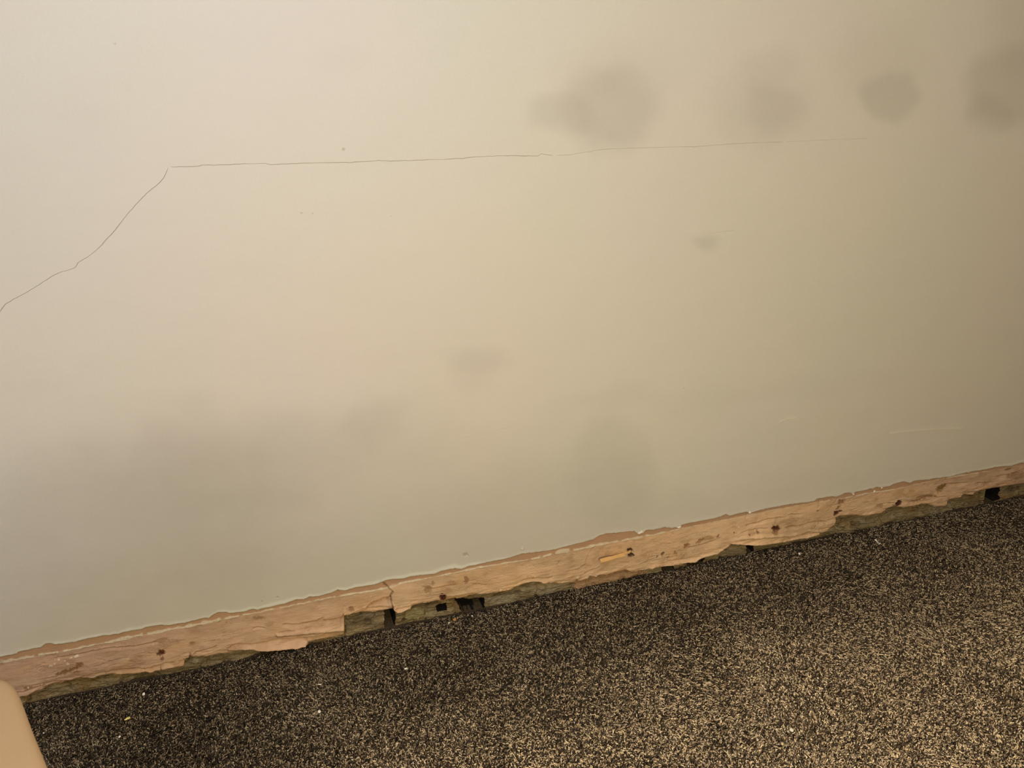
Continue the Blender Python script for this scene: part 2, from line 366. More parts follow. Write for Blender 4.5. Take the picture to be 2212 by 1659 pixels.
# flaked layers: horizontal terraces near the broken edge
lay = fbm(Xg * 14, Zg * 70, 112, 5, .55)
terr = np.floor((lay + 1) * 4.0) / 4.0 - 1
hgt += 0.0042 * terr * (1 - sstep(0.008, 0.045, rel)) + 0.0016 * fbm(Xg * 45, Zg * 260, 113, 3) * (1 - sstep(0.0, 0.05, rel))
hgt -= 0.006 * (1 - sstep(0.0, 0.006, rel)) * (0.4 + 0.6 * vnoise(Xg * 25, Zg * 0, 7))       # crumbled lower lip
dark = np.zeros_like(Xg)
def ledge(pl, dep_mm, ramp=14, fade=10):
    """a broken step: sharp drop at the line, sloping back out below it"""
    global hgt, dark
    pl = np.array(pl, float); m = (P > pl[:, 0].min() - 2) & (P < pl[:, 0].max() + 2)
    if not m.any(): return
    dd, bel = poly_dist(Pn[m], Qn[m], pl)
    e = np.clip(np.minimum(P[m] - pl[:, 0].min(), pl[:, 0].max() - P[m]) / fade, 0, 1)
    prof = np.where(bel > 0, np.clip(1 - bel / ramp, 0, 1), np.clip(1 + bel / 1.2, 0, 1))
    hgt[m] -= dep_mm * 0.0021 * prof * e
    hgt[m] += 0.0006 * np.exp(-((bel + 2.5) / 2.0) ** 2) * e
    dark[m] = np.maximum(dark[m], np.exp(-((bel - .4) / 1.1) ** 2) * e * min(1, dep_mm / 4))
def ridge(pl, h_mm, wpx):
    global hgt
    pl = np.array(pl, float); dd, bel = poly_dist(Pn, Qn, pl)
    hgt += h_mm * 0.0014 * np.exp(-(dd / wpx) ** 2) * (0.7 + 0.5 * vnoise(P / 16, Q * 0, 8))
for pl, dm, rp in [
 ([(128,1475),(169,1467),(199,1456),(239,1450),(278,1447),(314,1443)], 3.5, 12),
 ([(316,1444),(346,1437),(354,1432.5),(378,1431)], 4, 10),
 ([(384,1430),(408,1423.5),(414,1417),(427,1408),(459,1399),(470,1393)], 2.5, 16),
 ([(488,1401),(510,1391),(542,1392),(575,1386.5),(600,1381),(622,1380),(664,1378)], 4, 12),
 ([(543,1357.5),(555,1354),(568,1355.7),(577,1357)], 1.6, 5), ([(597,1367),(618,1364),(640,1362)], 2, 5),
 ([(608,1349),(646,1348.5),(655,1345.8),(687,1340),(702,1332)], 2.2, 8),
 ([(696,1339.5),(720,1338.5),(741,1332),(752,1327),(782,1319)], 3, 10),
 ([(734,1334),(760,1325),(787,1315.6),(808,1299),(826,1292),(845,1289)], 9, 26),
 ([(852,1314),(881,1308),(899,1299)], 3, 8), ([(1007,1271),(1025,1262),(1055,1263)], 2.5, 9),
 ([(930,1272),(960,1266),(990,1262)], 1.5, 6), ([(964,1291),(1016,1283),(1038,1284),(1089,1278)], 4, 9),
 ([(1116,1258),(1140,1250),(1158,1249),(1184,1250),(1196,1245)], 3.5, 8), ([(1223,1235),(1249,1230),(1267,1218.5)], 2.5, 8),
 ([(1252,1246),(1281,1229),(1298,1225.5)], 2.5, 9), ([(1280,1255),(1310,1244),(1345,1235)], 2.0, 8),
 ([(1610,1136),(1640,1126.8),(1662,1121),(1692,1117.5)], 3, 7), ([(1600,1150),(1632,1143),(1660,1141)], 1.8, 7),
 ([(1694,1139),(1725,1136),(1756,1127.7),(1785,1126),(1803,1119)], 4, 8), ([(1786,1123),(1815,1117.5),(1830,1117)], 4, 6),
 ([(1700,1112),(1736,1110)], 1.5, 6), ([(2086,1064.5),(2101,1063.3),(2115,1062)], 3, 5),
 ([(1960,1086),(1985,1080),(2007,1070),(2024,1074),(2045,1073)], 3, 9), ([(2040,1083),(2062,1077)], 3, 6),
 ([(2040,1046),(2061,1044),(2092,1042)], 2.5, 7), ([(2106,1043.5),(2125,1042.4),(2150,1041.5)], 3, 7), ([(2150,1030),(2190,1022),(2212,1012)], 2.5, 12),
 ([(1480,1185),(1520,1176),(1560,1160)], 1.5, 14), ([(1440,1212),(1480,1207),(1515,1203)], 2, 8), ([(1700,1160),(1745,1150),(1776,1149)], 3, 8),
 ([(115,1421),(170,1413),(230,1401),(290,1396),(345,1385)], 1.2, 6), ([(20,1500),(60,1492),(100,1480)], 2, 8), ([(1893,1091),(1920,1086),(1934,1088)], 2, 8)]:
    ledge(pl, dm, rp)
for pl, hm, wp in [([(600,1371),(647,1366.5),(742,1359)], 4.5, 3.5), ([(496,1402),(517,1400),(561,1400),(597,1401.5),(624,1398),(660,1391)], 7, 3.6),
 ([(790,1316),(820,1309),(846,1306)], 4, 4), ([(1602,1163),(1653,1159.4),(1707,1155.7),(1774,1149)], 4, 2.6), ([(1584,1175),(1613,1177),(1660,1174),(1711,1167),(1770,1155)], 4, 2.4),
 ([(1405,1226),(1450,1220),(1505,1212)], 3, 3), ([(1500,1212),(1530,1201),(1550,1195),(1573,1180)], 2.5, 3), ([(852,1314),(860,1321),(884,1312)], 3, 3), ([(230,1456),(300,1451),(330,1450)], 3, 3)]:
    ridge(pl, hm, wp)
# the strip under the rolled lip is set back, right up to the clean cut at the gap
m = inside(P, Q, [(664,1394),(664,1378),(700,1371),(745,1366),(745,1384),(669,1398)]); hgt[m] -= 0.009
m = inside(P, Q, [(960,1290),(1100,1281),(1104,1276),(1090,1292),(962,1304)]); hgt[m] -= 0.005
# slab right of the upright crack stands proud, crack between the slabs
vc = [(828,1260),(837,1267),(848,1276),(843,1287),(845,1303),(850,1318)]
vx = np.interp(Q, [p[1] for p in vc], [p[0] for p in vc])
slab = sstep(0, 1.4, P - vx) * (1 - sstep(30, 170, P - vx)) * sstep(1258, 1276, Q); hgt += 0.0042 * slab
for pl, wpx, dm in [(vc, 1.4, 5), ([(408,1426),(410,1419),(411,1413)], 1.5, 3), ([(1610,1126),(1613,1112)], 1.2, 1), ([(1767,1097),(1770,1085),(1771,1078)], 1.5, .8),
                    ([(1790,1104),(1795,1092),(1809,1080)], 1.2, 1.0), ([(1340,1251),(1343,1241)], 1.3, 3), ([(350,1456),(346,1444)], 1.4, 3), ([(1265,1218),(1272,1195),(1286,1180)], 1.5, .8)]:
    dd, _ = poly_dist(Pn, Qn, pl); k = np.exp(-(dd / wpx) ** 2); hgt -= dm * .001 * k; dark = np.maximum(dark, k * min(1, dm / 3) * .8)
# colour of the plaster itself
pinkness = np.interp(P, [0, 350, 700, 1000, 1400, 1700, 2212], [1, .7, .55, .2, .3, .25, .6])[..., None]
c1, c2 = np.array(S((212, 177, 134))), np.array(S((190, 154, 130)))
colp = (c1 * (1 - pinkness) + c2 * pinkness) * np.interp(P, [0, 1300, 1600, 1850, 2100], [1, 1.02, 1.16, 1.1, 1])[..., None]
colp = colp * (1 + 0.20 * fbm(Xg * 6, Zg * 14, 120, 3) + 0.16 * fbm(Xg * 40, Zg * 90, 121, 4))[..., None]
warm = sstep(0.1, 0.7, fbm(Xg * 9 + 4, Zg * 20, 122, 3))[..., None]; colp = colp * (1 - .35 * warm) + np.array(S((206, 162, 106))) * .35 * warm
top = (1 - under)[..., None]; colp = colp * (1 - top) + top * np.array(S((184, 146, 112))) * (1 + 0.06 * fbm(Xg * 30, Zg * 30, 123, 3))[..., None]
newb = (1 - sstep(0.0, 0.02, rel)) * sstep(-.2, .5, fbm(Xg * 20, Zg * 120, 124, 3)); colp = colp * (1 - .45 * newb[..., None]) + np.array(S((214, 168, 114))) * .45 * newb[..., None]
# pale smeared patches
pale = sstep(.25, .6, fbm(Xg * 16, Zg * 50, 125, 4)) * under; colp = colp * (1 - .28 * pale[..., None]) + np.array(S((220, 196, 160))) * .28 * pale[..., None]
# filler line left by the old skirting board
wl = np.interp(P, [0,90,120,230,260,360,430,500,540,600,770,840,860,980,1000,1160,1170,1260,1290,1350,1460,1480,1560,1600,1820,1830,1900,1960,2040,2060,2110,2150],
               [2.4,2.2,1.8,1.6,3.2,2.2,3.0,3.0,1.4,1.1,1.6,2.6,1.5,1.6,1.6,1.2,3.4,4.0,2.2,2.4,1.2,.5,.3,.6,.3,1.0,.9,.4,.1,.9,.9,.1])
wl = wl * (0.35 + 1.1 * vnoise(P / 11, P * 0, 130)); line = 1 - sstep(0.6, 1.3, np.abs(bw + .3 * wl) / np.maximum(wl, .05))
line *= sstep(.05, .32, vnoise(P / 13, Q * 0 + 5, 131)) * (.55 + .45 * vnoise(P / 4, Q / 3, 132)); L3 = line[..., None]
colp = colp * (1 - .9 * L3) + np.array(S((226, 214, 184))) * .9 * L3; hgt += 0.0012 * line
STAIN = [  # cx, cy, rx, ry, angle, colour, strength, hole depth mm
 (348,1410,10,6,-15,(84,44,16),.9,.8),(351,1423,4,7,10,(110,62,26),.7,0),(147,1450,30,4.5,-18,(128,94,52),.85,1.2),(170,1437,9,5,-10,(128,90,44),.85,1.2),(165,1452,9,3,-10,(140,104,62),.7,.8),
 (350,1383,16,5,-10,(140,100,60),.5,.6),(415,1390,6,4,-20,(120,84,46),.5,.5),(560,1335,14,4,-4,(130,94,56),.55,.6),(758,1316,7,5,0,(120,84,40),.6,.8),(924,1271,9,9,20,(134,94,50),.6,.8),
 (935,1260,3,6,0,(110,76,42),.5,.6),(1007,1253,5,8,0,(120,86,50),.6,1),(976,1258,12,4,0,(135,100,62),.4,.4),(956,1290,8,8,0,(74,22,12),.95,4),
 (1361,1189,7,5,-10,(50,24,10),.95,6),(1363,1198,8,4,-10,(50,24,10),.95,6),(1334,1199,30,6,-14,(205,150,84),.35,0),(1483,1179,7,6,-25,(140,82,20),.8,.8),(1512,1168,10,5,-35,(136,92,48),.7,.8),
 (1432,1196,3,7,35,(96,62,28),.8,1.2),(1420,1202,2,2,0,(90,62,30),.8,.5),(1443,1204,2,2,0,(90,62,30),.7,.5),(1459,1194,3,4,0,(120,84,44),.6,.4),(1585,1150,2.2,2.2,0,(90,50,26),.8,.6),
 (1551,1158,2.5,4,20,(96,60,30),.7,.6),(1619,1155,2,2,0,(90,50,26),.8,.6),(1637,1150,3,4,0,(96,56,26),.7,.7),(1532,1162,14,4,-10,(150,104,56),.5,0),
 (1675,1141,10,6,-10,(70,30,10),.95,5),(1674,1150,7,6,0,(130,74,36),.6,0),(1805,1109,7,5,-25,(70,34,12),.95,4),(1814,1104,6,3,0,(84,40,14),.9,2),(1817,1083,9,4.5,-28,(122,88,50),.75,1),
 (1811,1096,6,1.8,-35,(110,74,34),.8,1),(1766,1104,3,1.4,0,(120,84,46),.7,.4),(1941,1087,8,6,-20,(66,28,10),.95,5),(1936,1094,6,4,0,(110,60,34),.6,0),
 (2034,1052,12,5,-28,(118,84,26),.85,1),(2028,1058,8,6,0,(132,100,40),.6,.4),(2002,1072,22,4,-5,(122,86,34),.6,.6),(1984,1081,16,3,-10,(116,80,34),.6,.6),(2178,1013,8,3,-20,(112,78,40),.7,.8),
 (2196,1028,18,8,-15,(118,84,44),.5,.4),(1900,1094,10,4,-10,(120,84,36),.5,.4),(60,1488,12,4,-15,(128,80,48),.6,.8),(3,1433,6,6,0,(140,108,66),.5,.6),(430,1357,8,3,-5,(190,170,140),.4,0)]
Ps = P + 3.0 * fbm(P / 5, Q / 4, 140, 3); Qs = Q + 2.4 * fbm(P / 5 + 9, Q / 4, 141, 3)
for cx_, cy_, rx_, ry_, an, cc, st, hd in STAIN:
    m = (np.abs(P - cx_) < rx_ * 2.2 + 6) & (np.abs(Q - cy_) < rx_ * 2.2 + 8)
    e = ellipse(Ps[m], Qs[m], cx_, cy_, rx_, ry_, an) + .55 * fbm(P[m] / 3.2, Q[m] / 2.6, int(cx_), 3); k = (1 - sstep(.65, 1.2, e)) * st
    colp[m] = colp[m] * (1 - k[:, None]) + np.array(S(cc)) * k[:, None]; hgt[m] -= hd * .001 * (1 - sstep(.5, .95, e))
for cx_, cy_, r_ in [(166,1418,4),(128,1425,2.6),(118,1434,3),(146,1434,3),(109,1439,3.5),(83,1446,1.7),(153,1421,2),(139,1428,1.6),(60,1487,2),(88,1481,2),(801,1288,1.8),
                     (1038,1225,2.6),(1082,1273,2.4),(1596,1139,2),(1247,1246,2.6),(1348,1200,2),(1289,1246,2)]:
    e = ellipse(Ps, Qs, cx_, cy_, r_ * 1.2, r_ * .8, -20); k = 1 - sstep(.7, 1.1, e); colp = colp * (1 - .85 * k[..., None]) + np.array(S((232, 218, 190))) * .85 * k[..., None]; hgt += .0008 * k
grime = sstep(.12, .5, fbm(Xg * 24, Zg * 46, 152, 5, .6)) * under; colp = colp * (1 - .30 * grime[..., None]) + np.array(S((140, 100, 62))) * .30 * grime[..., None]
for sd_, fx_, fz_, wd_, st_ in ((153, 11, 70, .030, .55), (154, 26, 110, .035, .35)):
    rid = np.exp(-(fbm(Xg * fx_, Zg * fz_, sd_, 4) / wd_) ** 2) * sstep(.0, .4, fbm(Xg * 9, Zg * 22, sd_ + 9, 2)) * under; hgt -= .0012 * rid; colp = colp * (1 - st_ * .5 * rid[..., None])
speck = (vnoise(P / 2.2, Q / 2.0, 150) > .955) * sstep(.1, .5, fbm(P / 40, Q / 18, 151, 3)) * under * .5; colp = colp * (1 - speck[..., None]) + np.array(S((96, 62, 32))) * speck[..., None]
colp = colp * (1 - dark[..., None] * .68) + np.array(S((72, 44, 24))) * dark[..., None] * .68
Yg = -hgt
# wrap the broken edge back to the masonry
rowA = np.stack([Xg[:, -1], Yg[:, -1] + 0.004, Zg[:, -1] + 0.0002], -1); rowB = np.stack([Xg[:, -1], np.full(len(xb), 0.030), Zg[:, -1] + 0.0035 + .003 * vnoise(xb * 60, xb * 0, 3)], -1)
vb = np.concatenate([np.stack([Xg, Yg, Zg], -1), rowA[:, None], rowB[:, None]], 1); cb = np.concatenate([colp, colp[:, -1:], colp[:, -1:] * .8], 1)
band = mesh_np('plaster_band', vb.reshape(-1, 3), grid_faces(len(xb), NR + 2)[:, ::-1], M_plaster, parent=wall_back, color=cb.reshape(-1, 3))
tag(band, 'bare tan plaster left ragged where the skirting board was pulled off')

# ------------------------------------------------------------------ rubble masonry showing under the plaster
xm = np.concatenate([np.arange(BX0, -1.0, .005), np.arange(-1.0, 2.75, 0.0016), np.arange(2.75, BX1, .005)]); zm = np.arange(-0.024, 0.085, 0.0013)
Xm, Zm = np.meshgrid(xm, zm, indexing='ij'); Pm, Qm = to_px(Xm, np.full_like(Xm, .020), Zm)
hm = 0.0085 * fbm(Xm * 12, Zm * 34, 200, 5, .55) + 0.003 * np.floor(3 * (fbm(Xm * 10, Zm * 80 + 3 * fbm(Xm * 8, Zm * 8, 3, 2), 201, 3) + 1)) / 3
joints = [60, 262, 452, 640, 744, 842, 921, 985, 1160, 1270, 1342, 1470, 1557, 1617, 1806, 1905, 2059, 2142]
jm = np.full(Xm.shape, 1e9)
for j in joints: jm = np.minimum(jm, np.abs(Pm + 5 * fbm(Xm * 0 + j, Zm * 60, 202, 3) - j))
hm -= 0.005 * np.exp(-(jm / 3.0) ** 2)
Pq = Pm + 2 * fbm(Pm / 6, Qm / 5, 203, 2); Qq = Qm + 2 * fbm(Pm / 6, Qm / 5, 204, 2)
void = np.zeros(Xm.shape, bool)
for poly in [[(831,1300),(854,1300),(853,1335),(849,1360),(832,1366)],[(985,1296),(1046,1292),(1044,1311),(998,1320)],[(942,1307),(962,1302),(964,1316),(946,1320)],
             [(1610,1168),(1625,1168),(1623,1196),(1609,1204)],[(1482,1208),(1518,1203),(1514,1224),(1484,1232)],[(1426,1222),(1452,1218),(1450,1236),(1430,1242)],
             [(2132,1046),(2158,1046),(2157,1076),(2140,1084),(2136,1097),(2122,1097)],[(2062,1104),(2090,1098),(2088,1106),(2066,1111)],[(370,1454),(398,1448),(400,1456),(372,1462)],
             [(568,1404),(640,1404),(600,1416),(556,1420)]]:
    m = inside(Pq, Qq, poly); hm[m] -= 0.085; void |= m
e = ellipse(Pq, Qq, 895, 1325, 24, 11, -12); hm += 0.007 * (1 - sstep(.8, 1.05, e))
e2 = ellipse(Pq, Qq, 1148, 1274, 34, 9, -14); hm += 0.005 * (1 - sstep(.8, 1.05, e2)); e3 = ellipse(Pq, Qq, 1860, 1136, 60, 12, -10); hm += .004 * (1 - sstep(.8, 1.1, e3))
hm += 0.004 * (1 - sstep(0.0, .02, Zm)) * (0.4 + vnoise(Xm * 20, Zm * 0, 9))
cm = np.array(S((134, 117, 86))) * (1 + 0.55 * fbm(Xm * 14, Zm * 60, 210, 4))[..., None]
k = sstep(0, .6, fbm(Xm * 9 + 3, Zm * 30, 211, 3))[..., None]; cm = cm * (1 - .6 * k) + np.array(S((158, 148, 124))) * .6 * k
k = sstep(.15, .6, fbm(Xm * 17 + 8, Zm * 45, 212, 3))[..., None]; cm = cm * (1 - .55 * k) + np.array(S((124, 94, 52))) * .55 * k
k = sstep(.35, .6, fbm(Xm * 50, Zm * 140, 213, 3))[..., None]; cm = cm * (1 - .5 * k) + np.array(S((172, 160, 128))) * .5 * k
rid = np.exp(-(fbm(Xm * 15 + 2, Zm * 62, 216, 3) / .055) ** 2); hm -= .0045 * rid; cm = cm * (1 - .55 * rid[..., None])
rid = np.exp(-(fbm(Xm * 40 + 2, Zm * 90, 217, 3) / .06) ** 2); hm -= .002 * rid; cm = cm * (1 - .25 * rid[..., None])
k = (inside(Pq, Qq, [(1240,1250),(1345,1228),(1400,1232),(1370,1256),(1240,1275)]) & (Zm < .05))[..., None] * .7; cm = cm * (1 - k) + np.array(S((176, 138, 100))) * k; hm += .006 * k[..., 0] * fbm(Xm * 90, Zm * 60, 214, 2)
k = (1 - sstep(.8, 1.1, e))[..., None] * .6; cm = cm * (1 - k) + np.array(S((158, 146, 98))) * k
for ax_ in (0, 1): void = void | np.roll(void, 1, ax_) | np.roll(void, -1, ax_)
cm[void] = S((22, 18, 16))                           # shade of the hollows between the stones, painted near-black
masonry = mesh_np('masonry', np.stack([Xm, 0.022 - hm, Zm], -1).reshape(-1, 3), grid_faces(len(xm), len(zm))[:, ::-1], M_stone, parent=wall_back, color=cm.reshape(-1, 3))
tag(masonry, 'grey-brown rubble masonry with dark gaps between its stones')

# ------------------------------------------------------------------ the rest of the room
def box_mesh(name, lo, hi, mat, parent=None):
    x0, y0, z0 = lo; x1, y1, z1 = hi
    v = [(x0,y0,z0),(x1,y0,z0),(x1,y1,z0),(x0,y1,z0),(x0,y0,z1),(x1,y0,z1),(x1,y1,z1),(x0,y1,z1)]
    f = [(0,3,2,1),(4,5,6,7),(0,1,5,4),(1,2,6,5),(2,3,7,6),(3,0,4,7)]
    return mesh_np(name, v, f, mat, parent, smooth=False)
for nm, lo, hi, mt in [('floor', (X0 - .1, -3.6, -0.09), (X1 + .1, 0.10, -0.012), M_backing), ('ceiling', (X0 - .1, -3.6, 2.4), (X1 + .1, 0.2, 2.5), M_ceiling),
                       ('wall_left', (X0 - .1, -3.6, -.09), (X0, 0.2, 2.4), M_plain), ('wall_right', (X1, -3.6, -.09), (X1 + .1, 0.2, 2.4), M_plain),
                       ('wall_front', (X0, -3.6, -.09), (X1, -3.5, 2.4), M_plain)]:
    tag(box_mesh(nm, lo, hi, mt), kind='structure')
box_mesh('core', (X0, 0.11, -.09), (X1, 0.2, 2.4), M_stone, wall_back)

# ------------------------------------------------------------------ carpet: every yarn tuft of the twisted pile
FLOOR_Z = -0.012
def carpet():
    sp = 0.0030
    gx, gy = np.meshgrid(np.arange(-1.15, 2.75, sp), np.arange(-1.75, 0.018, sp), indexing='ij')
    x = gx.ravel() + rng.uniform(-.5, .5, gx.size) * sp; y = gy.ravel() + rng.uniform(-.5, .5, gx.size) * sp
    px, py = to_px(x, y, np.zeros_like(x))
    inner = (px > -80) & (px < W + 80) & (py < H + 60); par = (np.indices(gx.shape).sum(0).ravel() % 2) == 0
    m = (inner | par) & (px > -420) & (px < W + 420) & (py < H + 620) & (y < 0.008 + 0.005 * fbm(x * 30, x * 0, 301, 3)); x, y = x[m], y[m]; n_ = len(x); big = np.where(inner[m], 1.0, 1.35)
    lx = fbm(x * 5, y * 5, 310, 3); ly = fbm(x * 5 + 40, y * 5, 311, 3)
    hh = (0.0074 + 0.0018 * rng.standard_normal(n_).clip(-1.6, 1.6)) * (1 + 0.18 * fbm(x * 7, y * 7, 312, 3)); hh = np.minimum(hh, 0.0108); hh *= 0.6 + 0.4 * np.clip((.008 - y) / 0.016, 0, 1)
    az = rng.uniform(0, 2 * np.pi, n_); le = rng.uniform(.1, .65, n_)
    dx = np.cos(az) * le + .9 * lx; dy = np.sin(az) * le + .9 * ly - .1
    cur = rng.uniform(-1, 1, (n_, 2)) * 0.8
    tt = [0, .55, 1.0]; zz = [0, .8, .97]; rr = [0.0009, 0.00125, 0.0009]
    rings = []; ph = rng.uniform(0, 2 * np.pi, n_); sc = rng.uniform(.75, 1.2, n_) * big
    for k in range(3):
        cx_ = x + hh * (dx * tt[k] ** 1.6 * .75 + cur[:, 0] * math.sin(tt[k] * 3.1) * .7); cy_ = y + hh * (dy * tt[k] ** 1.6 * .75 + cur[:, 1] * math.sin(tt[k] * 3.1) * .7); cz_ = hh * zz[k] + FLOOR_Z
        for j in range(3):
            a_ = ph + j * 2.0944 + k * .6
            rings.append(np.stack([cx_ + np.cos(a_) * rr[k] * sc, np.minimum(cy_ + np.sin(a_) * rr[k] * sc, 0.016), cz_ + (.5 * rr[k] * np.sin(a_ * 1.0 + 1) if k else 0)], 1))
    v = np.stack(rings, 1)                                       # n,9,3
    f = []
    for k in range(2):
        for j in range(3):
            a_, b_ = k * 3 + j, k * 3 + (j + 1) % 3; f += [(a_, b_, b_ + 3), (a_, b_ + 3, a_ + 3)]
    f.append((6, 7, 8)); f = np.array(f)
    faces = (np.arange(n_)[:, None, None] * 9 + f[None]).reshape(-1, 3)
    kind = rng.uniform(0, 1, n_) + 0.10 * fbm(x * 6 + 11, y * 6, 320, 3)
    pal = np.stack([S((56, 46, 35)), S((82, 69, 54)), S((154, 134, 107)), S((190, 171, 140))])
    lit = sstep(.08, .55, -y) * (.05 + .95 * sstep(-.4, .1, x)) * (1 + .5 * fbm(x * 3, y * 3, 321, 3))     # floor's light falloff towards wall and left, painted into yarn colour
    idx = np.digitize(kind + .12 * lit, [.34, .56, .86]); c = pal[idx] * rng.uniform(.8, 1.2, n_)[:, None] * (1.0 + .22 * sstep(-.2, .8, x) + 1.0 * lit)[:, None]
    col = np.repeat(c[:, None], 9, 1)
    o = mesh_np('carpet', v.reshape(-1, 3), faces, M_pile, color=col.reshape(-1, 3)); print('tufts', n_)
    return tag(o, 'flecked dark brown and beige short pile carpet below the bare plaster strip', 'carpet', kind='stuff')
carpet()

# ------------------------------------------------------------------ things
def hull_chip(name, cx, cy, cz, outline, thick, mat, label, cat, group=None, curl=0.0, tilt=(0, 0)):
    """a small broken flake: outline in metres in its own plane, real thickness, slightly curled"""
    o_ = np.array(outline); nn = len(o_); ctr = o_.mean(0)
    rows = []
    for s_, zt in ((1.0, 0), (.92, thick), (0.45, thick * 1.25), (0.0, thick * 1.3)):
        p = ctr + (o_ - ctr) * s_; z = zt + curl * (p[:, 0] ** 2 + p[:, 1] ** 2) * 60
        rows.append(np.stack([p[:, 0], p[:, 1], z], 1))
    bot = np.stack([o_[:, 0] * .96, o_[:, 1] * .96, curl * (o_[:, 0] ** 2 + o_[:, 1] ** 2) * 60 - thick * .3], 1)
    v = np.concatenate([bot] + rows); f = []
    for r in range(len(rows)):
        for j in range(nn):
            a_, b_ = r * nn + j, r * nn + (j + 1) % nn; f.append((a_, b_, b_ + nn, a_ + nn))
    me = bpy.data.meshes.new(name); me.from_pydata([tuple(p) for p in v], [], f + [tuple(range(nn))[::-1]]); me.validate(); me.materials.append(mat)
    o = bpy.data.objects.new(name, me); COL.objects.link(o); o.location = (cx, cy, cz); o.rotation_euler = (tilt[0], tilt[1], 0)
    return tag(o, label, cat, group)
def ragged(rx, ry, ang, k=9, seed=0, jag=.3):
    r_ = random.Random(seed); a0 = math.radians(ang); out = []
    for i in range(k):
        a_ = 2 * math.pi * i / k; q_ = 1 + r_.uniform(-jag, jag); x, y = rx * q_ * math.cos(a_), ry * q_ * math.sin(a_)
        out.append((x * math.cos(a0) - y * math.sin(a0), x * math.sin(a0) + y * math.cos(a0)))
    return out
M_white = material('flaked_paint', .7, color=S((240, 232, 214)), noise=(300, .06))
M_yellow = material('dry_seed_husk', .6, color=S((232, 214, 128)), noise=(300, .08))
M_crumb = material('plaster_crumb', .9, color=S((206, 140, 74)), noise=(400, .15), bump=[(400, .6, .001, (1, 1, 1))])
FL = [(310,1499,3.6,2.2,60,M_white,'white angular paint flake on the carpet near the left end of the bare strip','paint_flake','flake'),
 (275,1552,6.6,1.7,20,M_yellow,'long pale yellow sliver lying on the carpet at the lower left','sliver','flake'),
 (258,1591,2.1,1.8,0,M_white,'tiny white crumb on the carpet just below the yellow sliver','paint_flake','flake'),
 (94,1583,1.6,1.0,30,M_white,'tiny white speck on the carpet beside the tan footstool','paint_flake','flake'),
 (690,1478,1.5,2.6,70,M_white,'thin white fleck on the carpet left of centre, nearest above the wide flake','paint_flake','flake'),
 (690,1537,3.0,2.4,10,M_white,'pale speck on the carpet at the lower left of centre','paint_flake','flake'),
 (876,1444,4.2,1.5,0,M_white,'narrow bright white flake lying flat on the carpet left of centre','paint_flake','flake'),
 (970,1345,3.0,1.4,15,M_white,'white flake at the foot of the wall beside the orange crumb','paint_flake','flake'),
 (1020,1330,2.2,1.6,0,M_white,'small white crumb on the carpet right of the orange crumb','paint_flake','flake'),
 (982,1338,5.5,2.6,15,M_crumb,'orange plaster crumb on the carpet edge under the broken plaster','plaster_crumb','crumb'),
 (1727,1195.5,3.8,2.6,5,M_white,'rounded white paint flake on the carpet below the curled plaster lip','paint_flake','flake'),
 (1710,1577,4.4,2.8,-20,M_white,'white paint flake lying alone on the carpet at the lower right','paint_flake','flake'),
 (740,1340,1.8,1.4,0,M_white,'','paint_flake','flake')]
for i, (px, py, rx, ry, an, mt, lab, nm, ct) in enumerate(FL[:-1]):
    fx, fy = floor_pt(px, py, -0.003)
    hull_chip(nm, fx, fy, -0.0038, ragged(rx * .001, ry * .0015, an, 8, i, .28), .0009, mt, lab, ct, tilt=(.25, .1))
# forked chip
fx, fy = floor_pt(1895, 1170, -0.003)
fk = [(-.0032,.0062),(.0018,.0066),(.0022,.0036),(.0006,.0020),(.0016,-.0016),(.0056,-.0048),(.0048,-.0064),(.0012,-.0048),(-.0010,-.0082),(-.0024,-.0076),(-.0014,-.0034),(-.0010,.0018),(-.0030,.0036)]
hull_chip('paint_flake', fx, fy, -0.0036, [(a * 1.15, b * 1.5) for a, b in fk], .0009, M_white, 'forked white paint flake on the carpet under the far right of the bare strip', 'flake', tilt=(.25, 0))

# paint flaps left hanging on the ragged edge
for i, (px, py, rx, ry, an, lab) in enumerate([
 (1382,1148,7,4.5,5,'white paint flap curling off the ragged edge above the wooden sliver'),
 (1466,1137,6,3,10,'pointed white paint chip lifting from the edge right of the curled flap'),
 (1618,1105,3.5,3.5,0,'small white paint chip in a notch above the rusty screw'),
 (1842,1066,3.6,2,0,'tiny white chip on the paint edge, left one of two near the dark nail'),
 (1903,1053,4,2.2,10,'tiny white chip on the paint edge, right one of two near the dark nail'),
 (1887,1060,4.5,4.5,80,'triangular pale scab of paint below the edge above the dark nail')]):
    wx, wz = wall_pt(px, py)
    o = hull_chip('paint_chip', wx, -0.0030, wz, ragged(rx * .0010, ry * .0010, an, 7, 40 + i, .35), .0007, M_white, lab, 'paint chip', curl=.15)
    o.rotation_euler = (math.radians(78), 0, 0)

